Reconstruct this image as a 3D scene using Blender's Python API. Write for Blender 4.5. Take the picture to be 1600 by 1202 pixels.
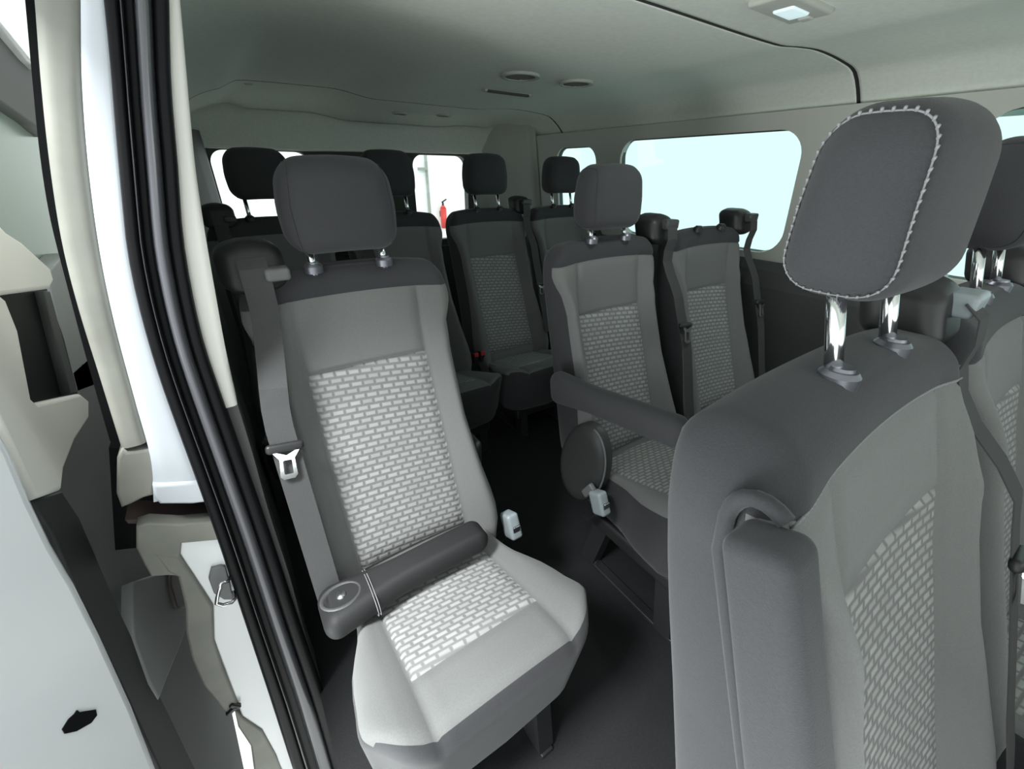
import bpy, bmesh, math, random
from mathutils import Vector, Matrix
random.seed(4)
sc = bpy.context.scene
for o in list(bpy.data.objects): bpy.data.objects.remove(o)
PI = math.pi
# ------------------------------------------------------------ camera
CAM = Vector((-.100, -.776, 1.18)); YAW, PITCH, ROLL, F = -.603, -.477, .011, 640.0
cy_, sy_ = math.cos(YAW), math.sin(YAW)
FW = Vector((-sy_*math.cos(PITCH), cy_*math.cos(PITCH), math.sin(PITCH)))
R0 = Vector((cy_, sy_, 0)); U0 = R0.cross(FW)
RR = R0*math.cos(ROLL)+U0*math.sin(ROLL); UU = -R0*math.sin(ROLL)+U0*math.cos(ROLL)
cd = bpy.data.cameras.new('camera'); cam = bpy.data.objects.new('camera', cd); sc.collection.objects.link(cam)
cam.matrix_world = Matrix(((RR.x, UU.x, -FW.x, CAM.x), (RR.y, UU.y, -FW.y, CAM.y), (RR.z, UU.z, -FW.z, CAM.z), (0, 0, 0, 1)))
cd.sensor_width = 36; cd.lens = F/1600*36; cd.clip_start = .01
sc.camera = cam
# ------------------------------------------------------------ world, lights, exposure
w = bpy.data.worlds.new('world'); sc.world = w; w.use_nodes = True
bg = w.node_tree.nodes['Background']; bg.inputs[0].default_value = (.93, 1, .99, 1); bg.inputs[1].default_value = 1.5
sc.view_settings.view_transform = 'Standard'; sc.view_settings.look = 'None'
sc.view_settings.gamma = 1; sc.view_settings.exposure = .08; sc.view_settings.use_curve_mapping = False
def area(name, loc, target, sx, sy, power, col=(1, 1, 1)):
    l = bpy.data.lights.new(name, 'AREA'); l.shape = 'RECTANGLE'; l.size = sx; l.size_y = sy; l.energy = power; l.color = col
    o = bpy.data.objects.new(name, l); sc.collection.objects.link(o); o.location = loc
    o.rotation_euler = (Vector(target)-Vector(loc)).to_track_quat('-Z', 'Y').to_euler(); return o
area('garage_ceiling_lamp', (-1.35, -.75, 3.1), (.10, -.42, .5), .5, 1.0, 225, (.97, 1, 1))
area('ground_bounce_fill', (-1.45, -.62, .15), (.5, -.3, 1.35), .9, .9, 36, (.95, 1, .99))  # added fill lamp aimed upwards, imitates light bouncing off the ground
area('windshield_fill', (.65, -2.3, 1.12), (.7, .1, 1.60), 1.4, .4, 3.5, (.95, 1, .98))  # added fill at the windshield, tilted up to brighten the ceiling

# ------------------------------------------------------------ helpers
def at(px, py, ax, val):
    d = FW+RR*((px-800)/F)-UU*((py-601)/F); i = 'XYZ'.index(ax)
    return CAM+d*((val-CAM[i])/d[i])
def tag(o, label=None, cat=None, group=None, kind=None):
    if label: o['label'] = label
    if cat: o['category'] = cat
    if group: o['group'] = group
    if kind: o['kind'] = kind
    return o
def link(name, me, mats, parent=None, smooth=True):
    o = bpy.data.objects.new(name, me); sc.collection.objects.link(o)
    if not isinstance(mats, (list, tuple)): mats = [mats]
    if len(me.materials) == 0:
        for m in mats: me.materials.append(m)
    if smooth:
        for p in me.polygons: p.use_smooth = True
    if parent: o.parent = parent
    return o
def empty(name, loc):
    o = bpy.data.objects.new(name, None); sc.collection.objects.link(o); o.location = loc; o.empty_display_size = .05; return o
def bmobj(name, bm, mats, parent=None, smooth=True, angle=None):
    bmesh.ops.recalc_face_normals(bm, faces=bm.faces)
    me = bpy.data.meshes.new(name); bm.to_mesh(me); bm.free()
    o = link(name, me, mats, parent, smooth)
    if angle:
        try: me.set_sharp_from_angle(angle=math.radians(angle))
        except Exception: pass
    return o
def interp(tab, x):
    if x <= tab[0][0]: return tab[0][1]
    for (a, b), (c, d) in zip(tab, tab[1:]):
        if x <= c: return b+(d-b)*(x-a)/(c-a)
    return tab[-1][1]
def sinterp(tab, x):                      # monotone-ish catmull interpolation
    n = len(tab)
    if x <= tab[0][0]: return tab[0][1]
    if x >= tab[-1][0]: return tab[-1][1]
    for i in range(n-1):
        if x <= tab[i+1][0]: break
    x0, y0 = tab[i]; x1, y1 = tab[i+1]; h = x1-x0
    s = (y1-y0)/h
    m0 = s if i == 0 else (y1-tab[i-1][1])/(x1-tab[i-1][0])
    m1 = s if i == n-2 else (tab[i+2][1]-y0)/(tab[i+2][0]-x0)
    t = (x-x0)/h
    return (2*t**3-3*t**2+1)*y0+(t**3-2*t**2+t)*h*m0+(-2*t**3+3*t**2)*y1+(t**3-t**2)*h*m1
def sm(a, b, x):
    t = min(1, max(0, (x-a)/(b-a))); return t*t*(3-2*t)
def axis(h, r, extra=(), n=8, nr=5):
    s = set([-h, h]); core = h-r
    for i in range(n+1): s.add(round(-core+2*core*i/n, 5))
    for i in range(1, nr): s.add(round(core+r*i/nr, 5)); s.add(round(-core-r*i/nr, 5))
    for e in extra: s.add(round(e, 5))
    l = sorted(s); out = [l[0]]
    for v in l[1:]:
        if v-out[-1] > 1e-4: out.append(v)
    return out
def rbox(bm, h, r, axes, warp=None, matfn=None, off=(0, 0, 0)):
    A = axes; N = [len(a) for a in A]; V = {}
    def vert(i, j, k):
        if (i, j, k) in V: return V[i, j, k]
        p = [A[0][i], A[1][j], A[2][k]]
        c = [max(-(h[q]-r), min(h[q]-r, p[q])) for q in range(3)]
        d = Vector([p[q]-c[q] for q in range(3)])
        if d.length > 1e-9: d = d*(r/d.length)
        P = Vector(c)+d
        if warp: P = Vector(warp(P.x, P.y, P.z))
        V[i, j, k] = bm.verts.new(P+Vector(off)); return V[i, j, k]
    def quad(a, b, c, d):
        cen = [sum(A[q][v[q]] for v in (a, b, c, d))/4 for q in range(3)]
        f = bm.faces.new([vert(*v) for v in (a, b, c, d)])
        if matfn: f.material_index = matfn(*cen)
    for ax in range(3):
        u, v = [q for q in range(3) if q != ax]
        for e in (0, N[ax]-1):
            for i in range(N[u]-1):
                for j in range(N[v]-1):
                    def idx(a, b):
                        t = [0, 0, 0]; t[ax] = e; t[u] = a; t[v] = b; return tuple(t)
                    q = (idx(i, j), idx(i+1, j), idx(i+1, j+1), idx(i, j+1))
                    quad(*q)
    return bm
def rb(name, size, r, mat, parent=None, loc=(0, 0, 0), warp=None, n=3, rot=None):
    bm = bmesh.new(); h = [s/2 for s in size]; r = min(r, min(h)*.999)
    rbox(bm, h, r, [axis(q, r, n=n, nr=3) for q in h], warp)
    if rot is not None: bmesh.ops.transform(bm, matrix=rot, verts=bm.verts)
    bmesh.ops.translate(bm, vec=Vector(loc), verts=bm.verts)
    return bmobj(name, bm, mat, parent)
def cyl(bm, a, b, r, r2=None, seg=16, cap=True):
    a, b = Vector(a), Vector(b); r2 = r if r2 is None else r2
    d = (b-a).normalized(); x = d.orthogonal().normalized(); y = d.cross(x)
    ra = [bm.verts.new(a+(x*math.cos(t)+y*math.sin(t))*r) for t in [2*PI*i/seg for i in range(seg)]]
    rb_ = [bm.verts.new(b+(x*math.cos(t)+y*math.sin(t))*r2) for t in [2*PI*i/seg for i in range(seg)]]
    for i in range(seg): bm.faces.new((ra[i], ra[(i+1) % seg], rb_[(i+1) % seg], rb_[i]))
    if cap: bm.faces.new(ra); bm.faces.new(rb_)
def tube(bm, pts, r, seg=8, closed=False):
    pts = [Vector(p) for p in pts]; n = len(pts); rings = []; x = None
    for i, p in enumerate(pts):
        if closed: d = pts[(i+1) % n]-pts[i-1]
        else: d = pts[min(i+1, n-1)]-pts[max(i-1, 0)]
        d.normalize()
        x = d.orthogonal().normalized() if x is None else (x-d*x.dot(d)).normalized()
        y = d.cross(x)
        rings.append([bm.verts.new(p+(x*math.cos(2*PI*k/seg)+y*math.sin(2*PI*k/seg))*r) for k in range(seg)])
    for i in range(n if closed else n-1):
        a, b = rings[i], rings[(i+1) % n]
        for k in range(seg): bm.faces.new((a[k], a[(k+1) % seg], b[(k+1) % seg], b[k]))
    if not closed: bm.faces.new(rings[0]); bm.faces.new(rings[-1])
def ribbon(bm, pts, widths, th, wdir=(1, 0, 0)):
    """strap following pts, width along wdir"""
    pts = [Vector(p) for p in pts]; n = len(pts); R = []
    wd = Vector(wdir).normalized()
    for i, p in enumerate(pts):
        d = (pts[min(i+1, n-1)]-pts[max(i-1, 0)]).normalized()
        nn = d.cross(wd).normalized(); ww = nn.cross(d).normalized()
        wv = widths if not isinstance(widths, (list, tuple)) else widths[i]
        R.append([bm.verts.new(p+ww*(a*wv/2)+nn*(b*th/2)) for a, b in ((-1, -1), (1, -1), (1, 1), (-1, 1))])
    for a, b in zip(R, R[1:]):
        for k in range(4): bm.faces.new((a[k], a[(k+1) % 4], b[(k+1) % 4], b[k]))
    bm.faces.new(R[0]); bm.faces.new(R[-1])
def rrect(y0, y1, z0, z1, r, seg=8):
    out = []
    for cx, cz, a in ((y1-r, z1-r, 0), (y0+r, z1-r, 90), (y0+r, z0+r, 180), (y1-r, z0+r, 270)):
        for i in range(seg+1):
            t = math.radians(a+90*i/seg); out.append((cx+r*math.cos(t), cz+r*math.sin(t)))
    return out
def slab(name, loops, th, mat, frame, parent=None, bevel=0.0, smooth=False):
    """extruded 2D polygon with holes; frame = (origin, u, v); grows along n=u x v by th"""
    cu = bpy.data.curves.new(name, 'CURVE'); cu.dimensions = '2D'; cu.fill_mode = 'BOTH'
    cu.extrude = th/2; cu.bevel_depth = bevel; cu.bevel_resolution = 2; cu.offset = -bevel
    for L in loops:
        s = cu.splines.new('POLY'); s.points.add(len(L)-1); s.use_cyclic_u = True
        for p, q in zip(s.points, L): p.co = (q[0], q[1], 0, 1)
    t = bpy.data.objects.new('t', cu); sc.collection.objects.link(t)
    bpy.context.view_layer.update()
    me = bpy.data.meshes.new_from_object(t.evaluated_get(bpy.context.evaluated_depsgraph_get()))
    bpy.data.objects.remove(t)
    o, u, v = [Vector(q) for q in frame]; u.normalize(); v.normalize(); n = u.cross(v)
    for vt in me.vertices:
        c = vt.co; vt.co = o+u*c.x+v*c.y+n*(c.z+th/2)
    me.materials.clear(); me.name = name
    ob = link(name, me, mat, parent, smooth)
    return ob
def traced(name, px, ax, val, th, mat, parent=None, bevel=0.0):
    """slab in an axis plane whose outline was measured as seen from the door; thickness th away from the viewer (towards -X / +Y)"""
    P = [at(x, y, ax, val) for x, y in px]
    if ax == 'X':
        return slab(name, [[(p.y, p.z) for p in P]], th, mat, ((val, 0, 0), (0, -1, 0), (0, 0, 1)) if False else ((val-th, 0, 0), (0, 1, 0), (0, 0, 1)), parent, bevel)
    return slab(name, [[(p.x, p.z) for p in P]], th, mat, ((0, val+th, 0), (1, 0, 0), (0, 0, 1)), parent, bevel)

def traced_on(name, px, P, n, th, mat, bevel=0.0):
    P = Vector(P); n = Vector(n).normalized(); u = Vector((0, 0, 1)).cross(n).normalized(); v = n.cross(u)
    L = []
    for x, y in px:
        d = FW+RR*((x-800)/F)-UU*((y-601)/F); q = CAM+d*((P-CAM).dot(n)/d.dot(n))-P; L.append((q.dot(u), q.dot(v)))
    return slab(name, [L], th, mat, (P-n*th, u, v), None, bevel)

# ------------------------------------------------------------ materials
def mat(name, col, rough=.6, metal=0, spec=.5, noise=0, nscale=60, bump=0, bscale=400, sheen=0, coat=0):
    m = bpy.data.materials.new(name); m.use_nodes = True; nt = m.node_tree; b = nt.nodes['Principled BSDF']
    b.inputs['Base Color'].default_value = (*col, 1); b.inputs['Roughness'].default_value = rough
    b.inputs['Metallic'].default_value = metal; b.inputs['Specular IOR Level'].default_value = spec
    b.inputs['Sheen Weight'].default_value = sheen; b.inputs['Coat Weight'].default_value = coat
    tc = nt.nodes.new('ShaderNodeTexCoord')
    if noise:
        n = nt.nodes.new('ShaderNodeTexNoise'); n.inputs['Scale'].default_value = nscale; n.inputs['Detail'].default_value = 4
        nt.links.new(tc.outputs['Object'], n.inputs['Vector'])
        mr = nt.nodes.new('ShaderNodeMapRange'); mr.inputs[1].default_value = .3; mr.inputs[2].default_value = .7
        mr.inputs[3].default_value = 1-noise; mr.inputs[4].default_value = 1+noise
        nt.links.new(n.outputs[0], mr.inputs[0])
        mx = nt.nodes.new('ShaderNodeVectorMath'); mx.operation = 'SCALE'; mx.inputs[0].default_value = col
        nt.links.new(mr.outputs[0], mx.inputs['Scale']); nt.links.new(mx.outputs[0], b.inputs['Base Color'])
    if bump:
        n2 = nt.nodes.new('ShaderNodeTexNoise'); n2.inputs['Scale'].default_value = bscale; n2.inputs['Detail'].default_value = 2
        nt.links.new(tc.outputs['Object'], n2.inputs['Vector'])
        bp = nt.nodes.new('ShaderNodeBump'); bp.inputs['Strength'].default_value = bump; bp.inputs['Distance'].default_value = .002
        nt.links.new(n2.outputs[0], bp.inputs['Height']); nt.links.new(bp.outputs[0], b.inputs['Normal'])
    return m
def woven(name, vaxis, k):
    m = bpy.data.materials.new(name); m.use_nodes = True; nt = m.node_tree; b = nt.nodes['Principled BSDF']
    tc = nt.nodes.new('ShaderNodeTexCoord'); sp = nt.nodes.new('ShaderNodeSeparateXYZ'); cb = nt.nodes.new('ShaderNodeCombineXYZ')
    nt.links.new(tc.outputs['Object'], sp.inputs[0])
    mul = nt.nodes.new('ShaderNodeMath'); mul.operation = 'MULTIPLY'; mul.inputs[1].default_value = k
    nt.links.new(sp.outputs[vaxis], mul.inputs[0])
    # slight shear gives the dashes their slanted ends
    sh = nt.nodes.new('ShaderNodeMath'); sh.operation = 'MULTIPLY_ADD'; sh.inputs[1].default_value = .10
    nt.links.new(sp.outputs['X'], sh.inputs[0]); nt.links.new(mul.outputs[0], sh.inputs[2])
    nt.links.new(sp.outputs['X'], cb.inputs['X']); nt.links.new(sh.outputs[0], cb.inputs['Y'])
    br = nt.nodes.new('ShaderNodeTexBrick'); br.inputs['Scale'].default_value = 1
    br.inputs['Brick Width'].default_value = .0225; br.inputs['Row Height'].default_value = .0122
    br.inputs['Mortar Size'].default_value = .0042; br.inputs['Mortar Smooth'].default_value = .8
    br.inputs['Color1'].default_value = (.35, .35, .345, 1); br.inputs['Color2'].default_value = (.29, .29, .285, 1)
    br.inputs['Mortar'].default_value = (.18, .18, .18, 1)
    nt.links.new(cb.outputs[0], br.inputs['Vector']); nt.links.new(br.outputs['Color'], b.inputs['Base Color'])
    bp = nt.nodes.new('ShaderNodeBump'); bp.inputs['Strength'].default_value = .5; bp.inputs['Distance'].default_value = .0015; bp.invert = True
    nt.links.new(br.outputs['Fac'], bp.inputs['Height']); nt.links.new(bp.outputs[0], b.inputs['Normal'])
    b.inputs['Roughness'].default_value = .85; b.inputs['Specular IOR Level'].default_value = .2
    return m
M = dict(
 vinyl=mat('dark_vinyl', (.019, .019, .020), .6, spec=.3, bump=.15, bscale=600), ventg=mat('vent_grey', (.33, .34, .31), .7),
 matte=mat('matte_black_rubber', (.005, .005, .0055), .8, spec=.05), jamb=mat('white_paint_dimmed', (.50, .53, .57), .3, coat=.3),  # jamb: white body paint darkened to offset strong light on the upper jamb
 sleeve=mat('smoky_chrome_sleeve', (.22, .22, .25), .38, .8),
 light=mat('light_grey_fabric', (.16, .163, .16), .9, spec=.2, noise=.06, nscale=500, bump=.25, bscale=900, sheen=.15),
 dark=mat('charcoal_fabric', (.042, .042, .046), .85, spec=.25, noise=.08, nscale=500, bump=.25, bscale=900, sheen=.12),
 stitch=mat('grey_thread', (.23, .23, .24), .7),
 seam=mat('seam_gap_shade', (.035, .035, .036), .9),
 wback=woven('woven_grey_fabric', 'Z', 1.08), wcush=woven('woven_grey_fabric_flat', 'Y', 1.05),
 chrome=mat('chrome', (.85, .86, .88), .12, 1), steel=mat('brushed_steel', (.5, .5, .52), .35, 1),
 black=mat('black_plastic', (.018, .018, .019), .45), char=mat('charcoal_plastic', (.05, .051, .052), .5),
 web=mat('belt_webbing', (.06, .06, .061), .8, spec=.3, bump=.3, bscale=700),
 red=mat('red_plastic', (.7, .06, .05), .4), bluegrey=mat('pale_grey_plastic', (.30, .34, .36), .4),
 grey=mat('mid_grey_plastic', (.16, .162, .165), .5),
 head=mat('headliner', (.70, .735, .67), .95, spec=.1, noise=.04, nscale=90, bump=.15, bscale=500),
 trim=mat('warm_grey_trim', (.46, .47, .43), .7, spec=.3),
 low=mat('charcoal_lower_trim', (.062, .064, .063), .6, spec=.3, bump=.2, bscale=300),
 floor=mat('black_rubber_floor', (.014, .014, .0155), .75, spec=.35, noise=.2, nscale=200, bump=.3, bscale=500),
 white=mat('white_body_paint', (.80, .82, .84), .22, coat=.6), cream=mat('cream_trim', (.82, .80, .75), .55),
 seal=mat('seam_sealer', (.21, .21, .185), .55, noise=.10, nscale=18, bump=.3, bscale=30),
 rubber=mat('black_weatherstrip', (.006, .006, .007), .45, spec=.14), glossblk=mat('glossy_black_trim', (.02, .02, .024), .16, spec=.7), glossgrey=mat('glossy_grey_rubber', (.075, .075, .085), .22, spec=.8),
 panel=mat('grey_door_panel', (.22, .225, .225), .55), panel2=mat('mid_grey_door_brace', (.32, .33, .33), .5),
 brown=mat('brown_rubber', (.09, .065, .06), .5), sill=mat('grey_sill_trim', (.12, .12, .122), .6),
 dframe=mat('dark_olive_door_frame', (.05, .055, .045), .6), concrete=mat('concrete', (.62, .62, .60), .8, noise=.1, nscale=5),
 wall=mat('garage_wall_white', (.92, .95, .95), .8), pipe=mat('grey_conduit', (.30, .31, .28), .5), yellow=mat('yellow_tag', (.8, .6, .25), .6),
)
m = bpy.data.materials.new('tinted_glass'); m.use_nodes = True; nt = m.node_tree; nt.nodes.remove(nt.nodes['Principled BSDF'])
tr = nt.nodes.new('ShaderNodeBsdfTransparent'); tr.inputs[0].default_value = (.76, .88, .87, 1)
gl = nt.nodes.new('ShaderNodeBsdfGlossy'); gl.inputs['Roughness'].default_value = .03
mx = nt.nodes.new('ShaderNodeMixShader'); mx.inputs[0].default_value = .05
nt.links.new(tr.outputs[0], mx.inputs[1]); nt.links.new(gl.outputs[0], mx.inputs[2]); nt.links.new(mx.outputs[0], nt.nodes['Material Output'].inputs[0])
M['glass'] = m
m = bpy.data.materials.new('clear_glass'); m.use_nodes = True; nt = m.node_tree; nt.nodes.remove(nt.nodes['Principled BSDF'])
tr = nt.nodes.new('ShaderNodeBsdfTransparent'); tr.inputs[0].default_value = (.97, 1, .99, 1)
gl = nt.nodes.new('ShaderNodeBsdfGlossy'); gl.inputs['Roughness'].default_value = .03
mx = nt.nodes.new('ShaderNodeMixShader'); mx.inputs[0].default_value = .04
nt.links.new(tr.outputs[0], mx.inputs[1]); nt.links.new(gl.outputs[0], mx.inputs[2]); nt.links.new(mx.outputs[0], nt.nodes['Material Output'].inputs[0])
M['clear'] = m
m = mat('frosted_green_glass', (.30, .38, .34), .25, spec=.6); M['gglass'] = m
m = mat('lamp_lens', (.75, .85, .88), .3); m.node_tree.nodes['Principled BSDF'].inputs['Emission Color'].default_value = (.75, .95, 1, 1)
m.node_tree.nodes['Principled BSDF'].inputs['Emission Strength'].default_value = .35; M['lens'] = m

FL = .10      # van floor height
# ------------------------------------------------------------ setting: floor, roof, walls
XL, XR, YR = -.165, 1.625, 1.75
bm = bmesh.new(); bmesh.ops.create_cube(bm, size=1)
for v in bm.verts: v.co = Vector((.73+v.co.x*1.80, .0+v.co.y*3.6, FL-.03+v.co.z*.06))
tag(bmobj('floor', bm, M['floor'], smooth=False), kind='structure')
# headliner: cross-section swept along the van, two cross seams as grooves
CX = [(-.175, 1.24), (-.14, 1.30), (-.105, 1.355), (-.05, 1.395), (.03, 1.425), (.15, 1.437), (.6, 1.440), (1.05, 1.441), (1.15, 1.450), (1.25, 1.456), (1.40, 1.450), (1.48, 1.438), (1.535, 1.405), (1.575, 1.37), (1.60, 1.345), (1.612, 1.318)]
def ceil_z(x, y):
    z = sinterp(CX, x)
    mid = sm(.02, .15, x)*(1-sm(1.35, 1.5, x))
    z += .022*(1-sm(.40, .58, x))*sm(.02, .10, x)*sm(.2, .9, y)           # raised bay on the left at the back
    z -= .018*mid*sm(.62, .70, x)*0
    k = sm(1.50, 1.70, y); z -= k*mid*.045
    return z
SEAMS = (-.145, 1.20)
xs = []
for (a, _), (b, _) in zip(CX, CX[1:]):
    n = max(1, int((b-a)/.02)); xs += [a+(b-a)*i/n for i in range(n)]
xs.append(CX[-1][0])
ys = [-1.75+i*.05 for i in range(69)]
for s in SEAMS: ys = [y for y in ys if abs(y-s) > .014]+[s-.012, s-.0050, s-.0032, s+.0032, s+.0050, s+.012]
ys = sorted(y for y in ys if y <= 1.66)+[1.66]
bm = bmesh.new(); g = []
for y in ys:
    row = []
    for x in xs:
        if y < -.09: x = max(x, -.076)
        z = ceil_z(x, y)
        for s in SEAMS:
            if abs(y-s) < .004: z += .012
            elif abs(y-s) < .006: z += .0002
        row.append(bm.verts.new((x, y, z)))
    g.append(row)
for j in range(len(ys)-1):
    for i in range(len(xs)-1): bm.faces.new((g[j][i], g[j][i+1], g[j+1][i+1], g[j+1][i]))
bmesh.ops.dissolve_degenerate(bm, dist=1e-5, edges=bm.edges)
o = bmobj('ceiling', bm, [M['head'], M['seam']]); tag(o, kind='structure')
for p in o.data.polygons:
    if any(abs(p.center.y-s) < .0048 for s in SEAMS): p.material_index = 1  # dark material paints the shade inside the gaps between headliner panels
sd = o.modifiers.new('s', 'SOLIDIFY'); sd.thickness = .02; sd.offset = 1
me = o.data
if sum(p.normal.z*p.area for p in me.polygons) < 0: sd.offset = -1
bm = bmesh.new()
for x0, x1, y0, y1, z0, z1 in ((-.27, 1.70, -1.80, 1.83, 1.485, 1.50), (-.27, -.092, -1.80, -.05, 1.395, 1.487)):
    r_ = bmesh.ops.create_cube(bm, size=1)
    for v in r_['verts']: v.co = Vector(((x0+x1)/2+v.co.x*(x1-x0), (y0+y1)/2+v.co.y*(y1-y0), (z0+z1)/2+v.co.z*(z1-z0)))
tag(bmobj('roof_panel', bm, M['white'], smooth=False), kind='structure')
# rear header drop above the doors
bm = bmesh.new(); prof = [(1.655, 0.0), (1.675, -.004), (1.695, -.02)]; rows = []
hx = [-.13+i*(1.55+.13)/50 for i in range(51)]
for x in hx:
    zt = ceil_z(x, 1.66); zb = 1.272+.012*sm(.2, 1.3, x)
    P = [(1.655, zt), (1.672, zt-.006), (1.686, zt-.022), (1.700, zt-.045), (1.715, (zt-.045+zb)/2), (1.722, zb+.012), (1.720, zb+.003), (1.727, zb-.004), (1.740, zb-.002), (1.742, zt+.02)]
    rows.append([bm.verts.new((x, y, max(z, zb-.004))) for y, z in P])
for a, b in zip(rows, rows[1:]):
    for k in range(len(a)-1): bm.faces.new((a[k], a[k+1], b[k+1], b[k]))
tag(bmobj('trim_1', bm, M['head']), kind='structure')
bm = bmesh.new(); tube(bm, [(x, 1.722, 1.272+.012*sm(.2, 1.3, x)-.001) for x in hx[:46]], .006, 8); tag(bmobj('header_lip_light', bm, M['cream']), kind='structure')  # pale strip paints the window light caught on the header's lower lip
# front end: dash height bulkhead, B pillar
bm = bmesh.new(); bmesh.ops.create_cube(bm, size=1)
for v in bm.verts: v.co = Vector((.73+v.co.x*1.80, -1.80+v.co.y*.1, .50+v.co.z*.86))
tag(bmobj('wall_front', bm, M['low'], smooth=False), kind='structure')
# right wall: lower panel and leaning window band
WZ = .86
up_ = (-.075, 0, .50)
ul = math.hypot(.075, .50)
def Wz(z): return (z-WZ)*ul/.50
winR = [rrect(.925, 1.235, Wz(.905), Wz(1.302), .07), rrect(-.03, .765, Wz(.915), Wz(1.318), .085), rrect(-1.35, -.425, Wz(.92), Wz(1.332), .085)]
outer = [(-1.75, 0), (1.75, 0), (1.75, Wz(1.37)), (-1.75, Wz(1.37))]
tag(slab('wall_right', [outer]+winR, .035, M['trim'], ((1.625, 0, WZ), (0, 1, 0), up_)), kind='structure')
bm = bmesh.new()
profR = [(1.600, WZ+.03), (1.585, WZ+.0), (1.575, WZ-.06), (1.592, WZ-.25), (1.600, FL), (1.66, FL), (1.66, WZ+.03)]
cap = []
for y in (-1.75, 1.75): cap.append([bm.verts.new((x, y, z)) for x, z in profR])
for k in range(len(profR)): bm.faces.new((cap[0][k], cap[0][(k+1) % 7], cap[1][(k+1) % 7], cap[1][k]))
bm.faces.new(cap[0]); bm.faces.new(cap[1])
tag(bmobj('trim_2', bm, M['low'], smooth=False), kind='structure')
for i, (L, bx) in enumerate(zip(winR, ((.925, 1.235, .905, 1.302), (-.03, .765, .915, 1.318), (-1.35, -.425, .92, 1.332)))):
    y0, y1, z0, z1 = bx; e = .012
    wroot = empty('window_%d' % (i+1), (1.60, (y0+y1)/2, (z0+z1)/2)); tag(wroot, kind='structure')
    fr = ((1.640, 0, WZ), (0, 1, 0), up_)
    a = slab('window_frame', [rrect(y0-.004, y1+.004, Wz(z0)-.004, Wz(z1)+.004, .07), rrect(y0+e*.3, y1-e*.3, Wz(z0)+e*.3, Wz(z1)-e*.3, .066)], .018, M['dframe'], fr)
    b = slab('window_pane', [rrect(y0-.002, y1+.002, Wz(z0)-.002, Wz(z1)+.002, .068)], .004, M['glass'], ((1.648, 0, WZ), (0, 1, 0), up_))
    for q in (a, b): q.parent = wroot; q.matrix_parent_inverse = Matrix.Translation(-wroot.location)
# rear end: two doors with windows, inner frames
for nm, x0, x1, w0, w1, wt in (('door_1', -.13, .655, -.04, .385, 1.262), ('door_2', .662, 1.43, .93, 1.285, 1.268)):
    r_ = empty(nm, ((x0+x1)/2, YR, .1)); tag(r_, kind='structure')
    for q in (slab('door_panel', [[(x0, FL), (x1, FL), (x1, 1.36), (x0, 1.36)], rrect(w0, w1, .80, wt, .06)], .05, M['dframe'], ((0, YR+.05, 0), (1, 0, 0), (0, 0, 1))),
              slab('door_trim', [[(x0+.02, FL+.02), (x1-.02, FL+.02), (x1-.02, .76), (x0+.02, .76)]], .02, M['low'], ((0, YR, 0), (1, 0, 0), (0, 0, 1))),
              slab('door_glass', [rrect(w0-.003, w1+.003, .797, wt+.003, .06)], .004, M['clear'], ((0, YR+.035, 0), (1, 0, 0), (0, 0, 1)))):
        q.parent = r_; q.matrix_parent_inverse = Matrix.Translation(-r_.location)
    if nm == 'door_1':
        for q in (slab('pillar_trim', [[(.42, .80), (.645, .80), (.645, 1.25), (.42, 1.25)]], .018, M['grey'], ((0, YR, 0), (1, 0, 0), (0, 0, 1)), bevel=.004),
                  slab('latch_bracket', [rrect(.53, .60, 1.20, 1.245, .008)], .03, M['grey'], ((0, YR-.018, 0), (1, 0, 0), (0, 0, 1)), bevel=.003)):
            q.parent = r_; q.matrix_parent_inverse = Matrix.Translation(-r_.location)
    else:
        q = slab('pillar_trim', [[(.672, .80), (.90, .80), (.90, 1.25), (.672, 1.25)]], .018, M['dframe'], ((0, YR, 0), (1, 0, 0), (0, 0, 1)), bevel=.004)
        q.parent = r_; q.matrix_parent_inverse = Matrix.Translation(-r_.location)
# right rear corner trim (rounded D pillar) and left one
bm = bmesh.new(); rows = []
for z in (FL, .6, .9, 1.1, 1.25, 1.31, 1.37, 1.455):
    lean = -.075*max(0, z-WZ)/.5; row = []
    for i in range(13):
        t = PI/2*i/12; row.append(bm.verts.new((1.33+(.265+lean)*math.sin(t), 1.42+.31*math.cos(t), z)))
    rows.append([bm.verts.new((1.325, 1.76, z))]+row+[bm.verts.new((1.62+lean, 1.40, z)), bm.verts.new((1.63, 1.77, z)), bm.verts.new((1.325, 1.77, z))])
for a, b in zip(rows, rows[1:]):
    for k in range(len(a)): bm.faces.new((a[k], a[(k+1) % len(a)], b[(k+1) % len(a)], b[k]))
tag(bmobj('trim_3', bm, M['trim'], smooth=True, angle=50), kind='structure')
bm = bmesh.new(); rows = []
for z in (FL, .6, .9, 1.1, 1.25, 1.33):
    rows.append([bm.verts.new((x, y, z)) for x, y in ((-.17, 1.75), (-.045, 1.75), (-.05, 1.70), (-.08, 1.62), (-.125, 1.52), (-.17, 1.45))])
for a, b in zip(rows, rows[1:]):
    for k in range(6): bm.faces.new((a[k], a[(k+1) % 6], b[(k+1) % 6], b[k]))
tag(bmobj('trim_4', bm, M['sill'], smooth=False), kind='structure')
bm = bmesh.new(); bmesh.ops.create_cube(bm, size=1)
for v in bm.verts: v.co = Vector((.73+v.co.x*1.80, 1.775+v.co.y*.05, 1.40+v.co.z*.20))
tag(bmobj('trim_6', bm, M['head'], smooth=False), kind='structure')
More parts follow.
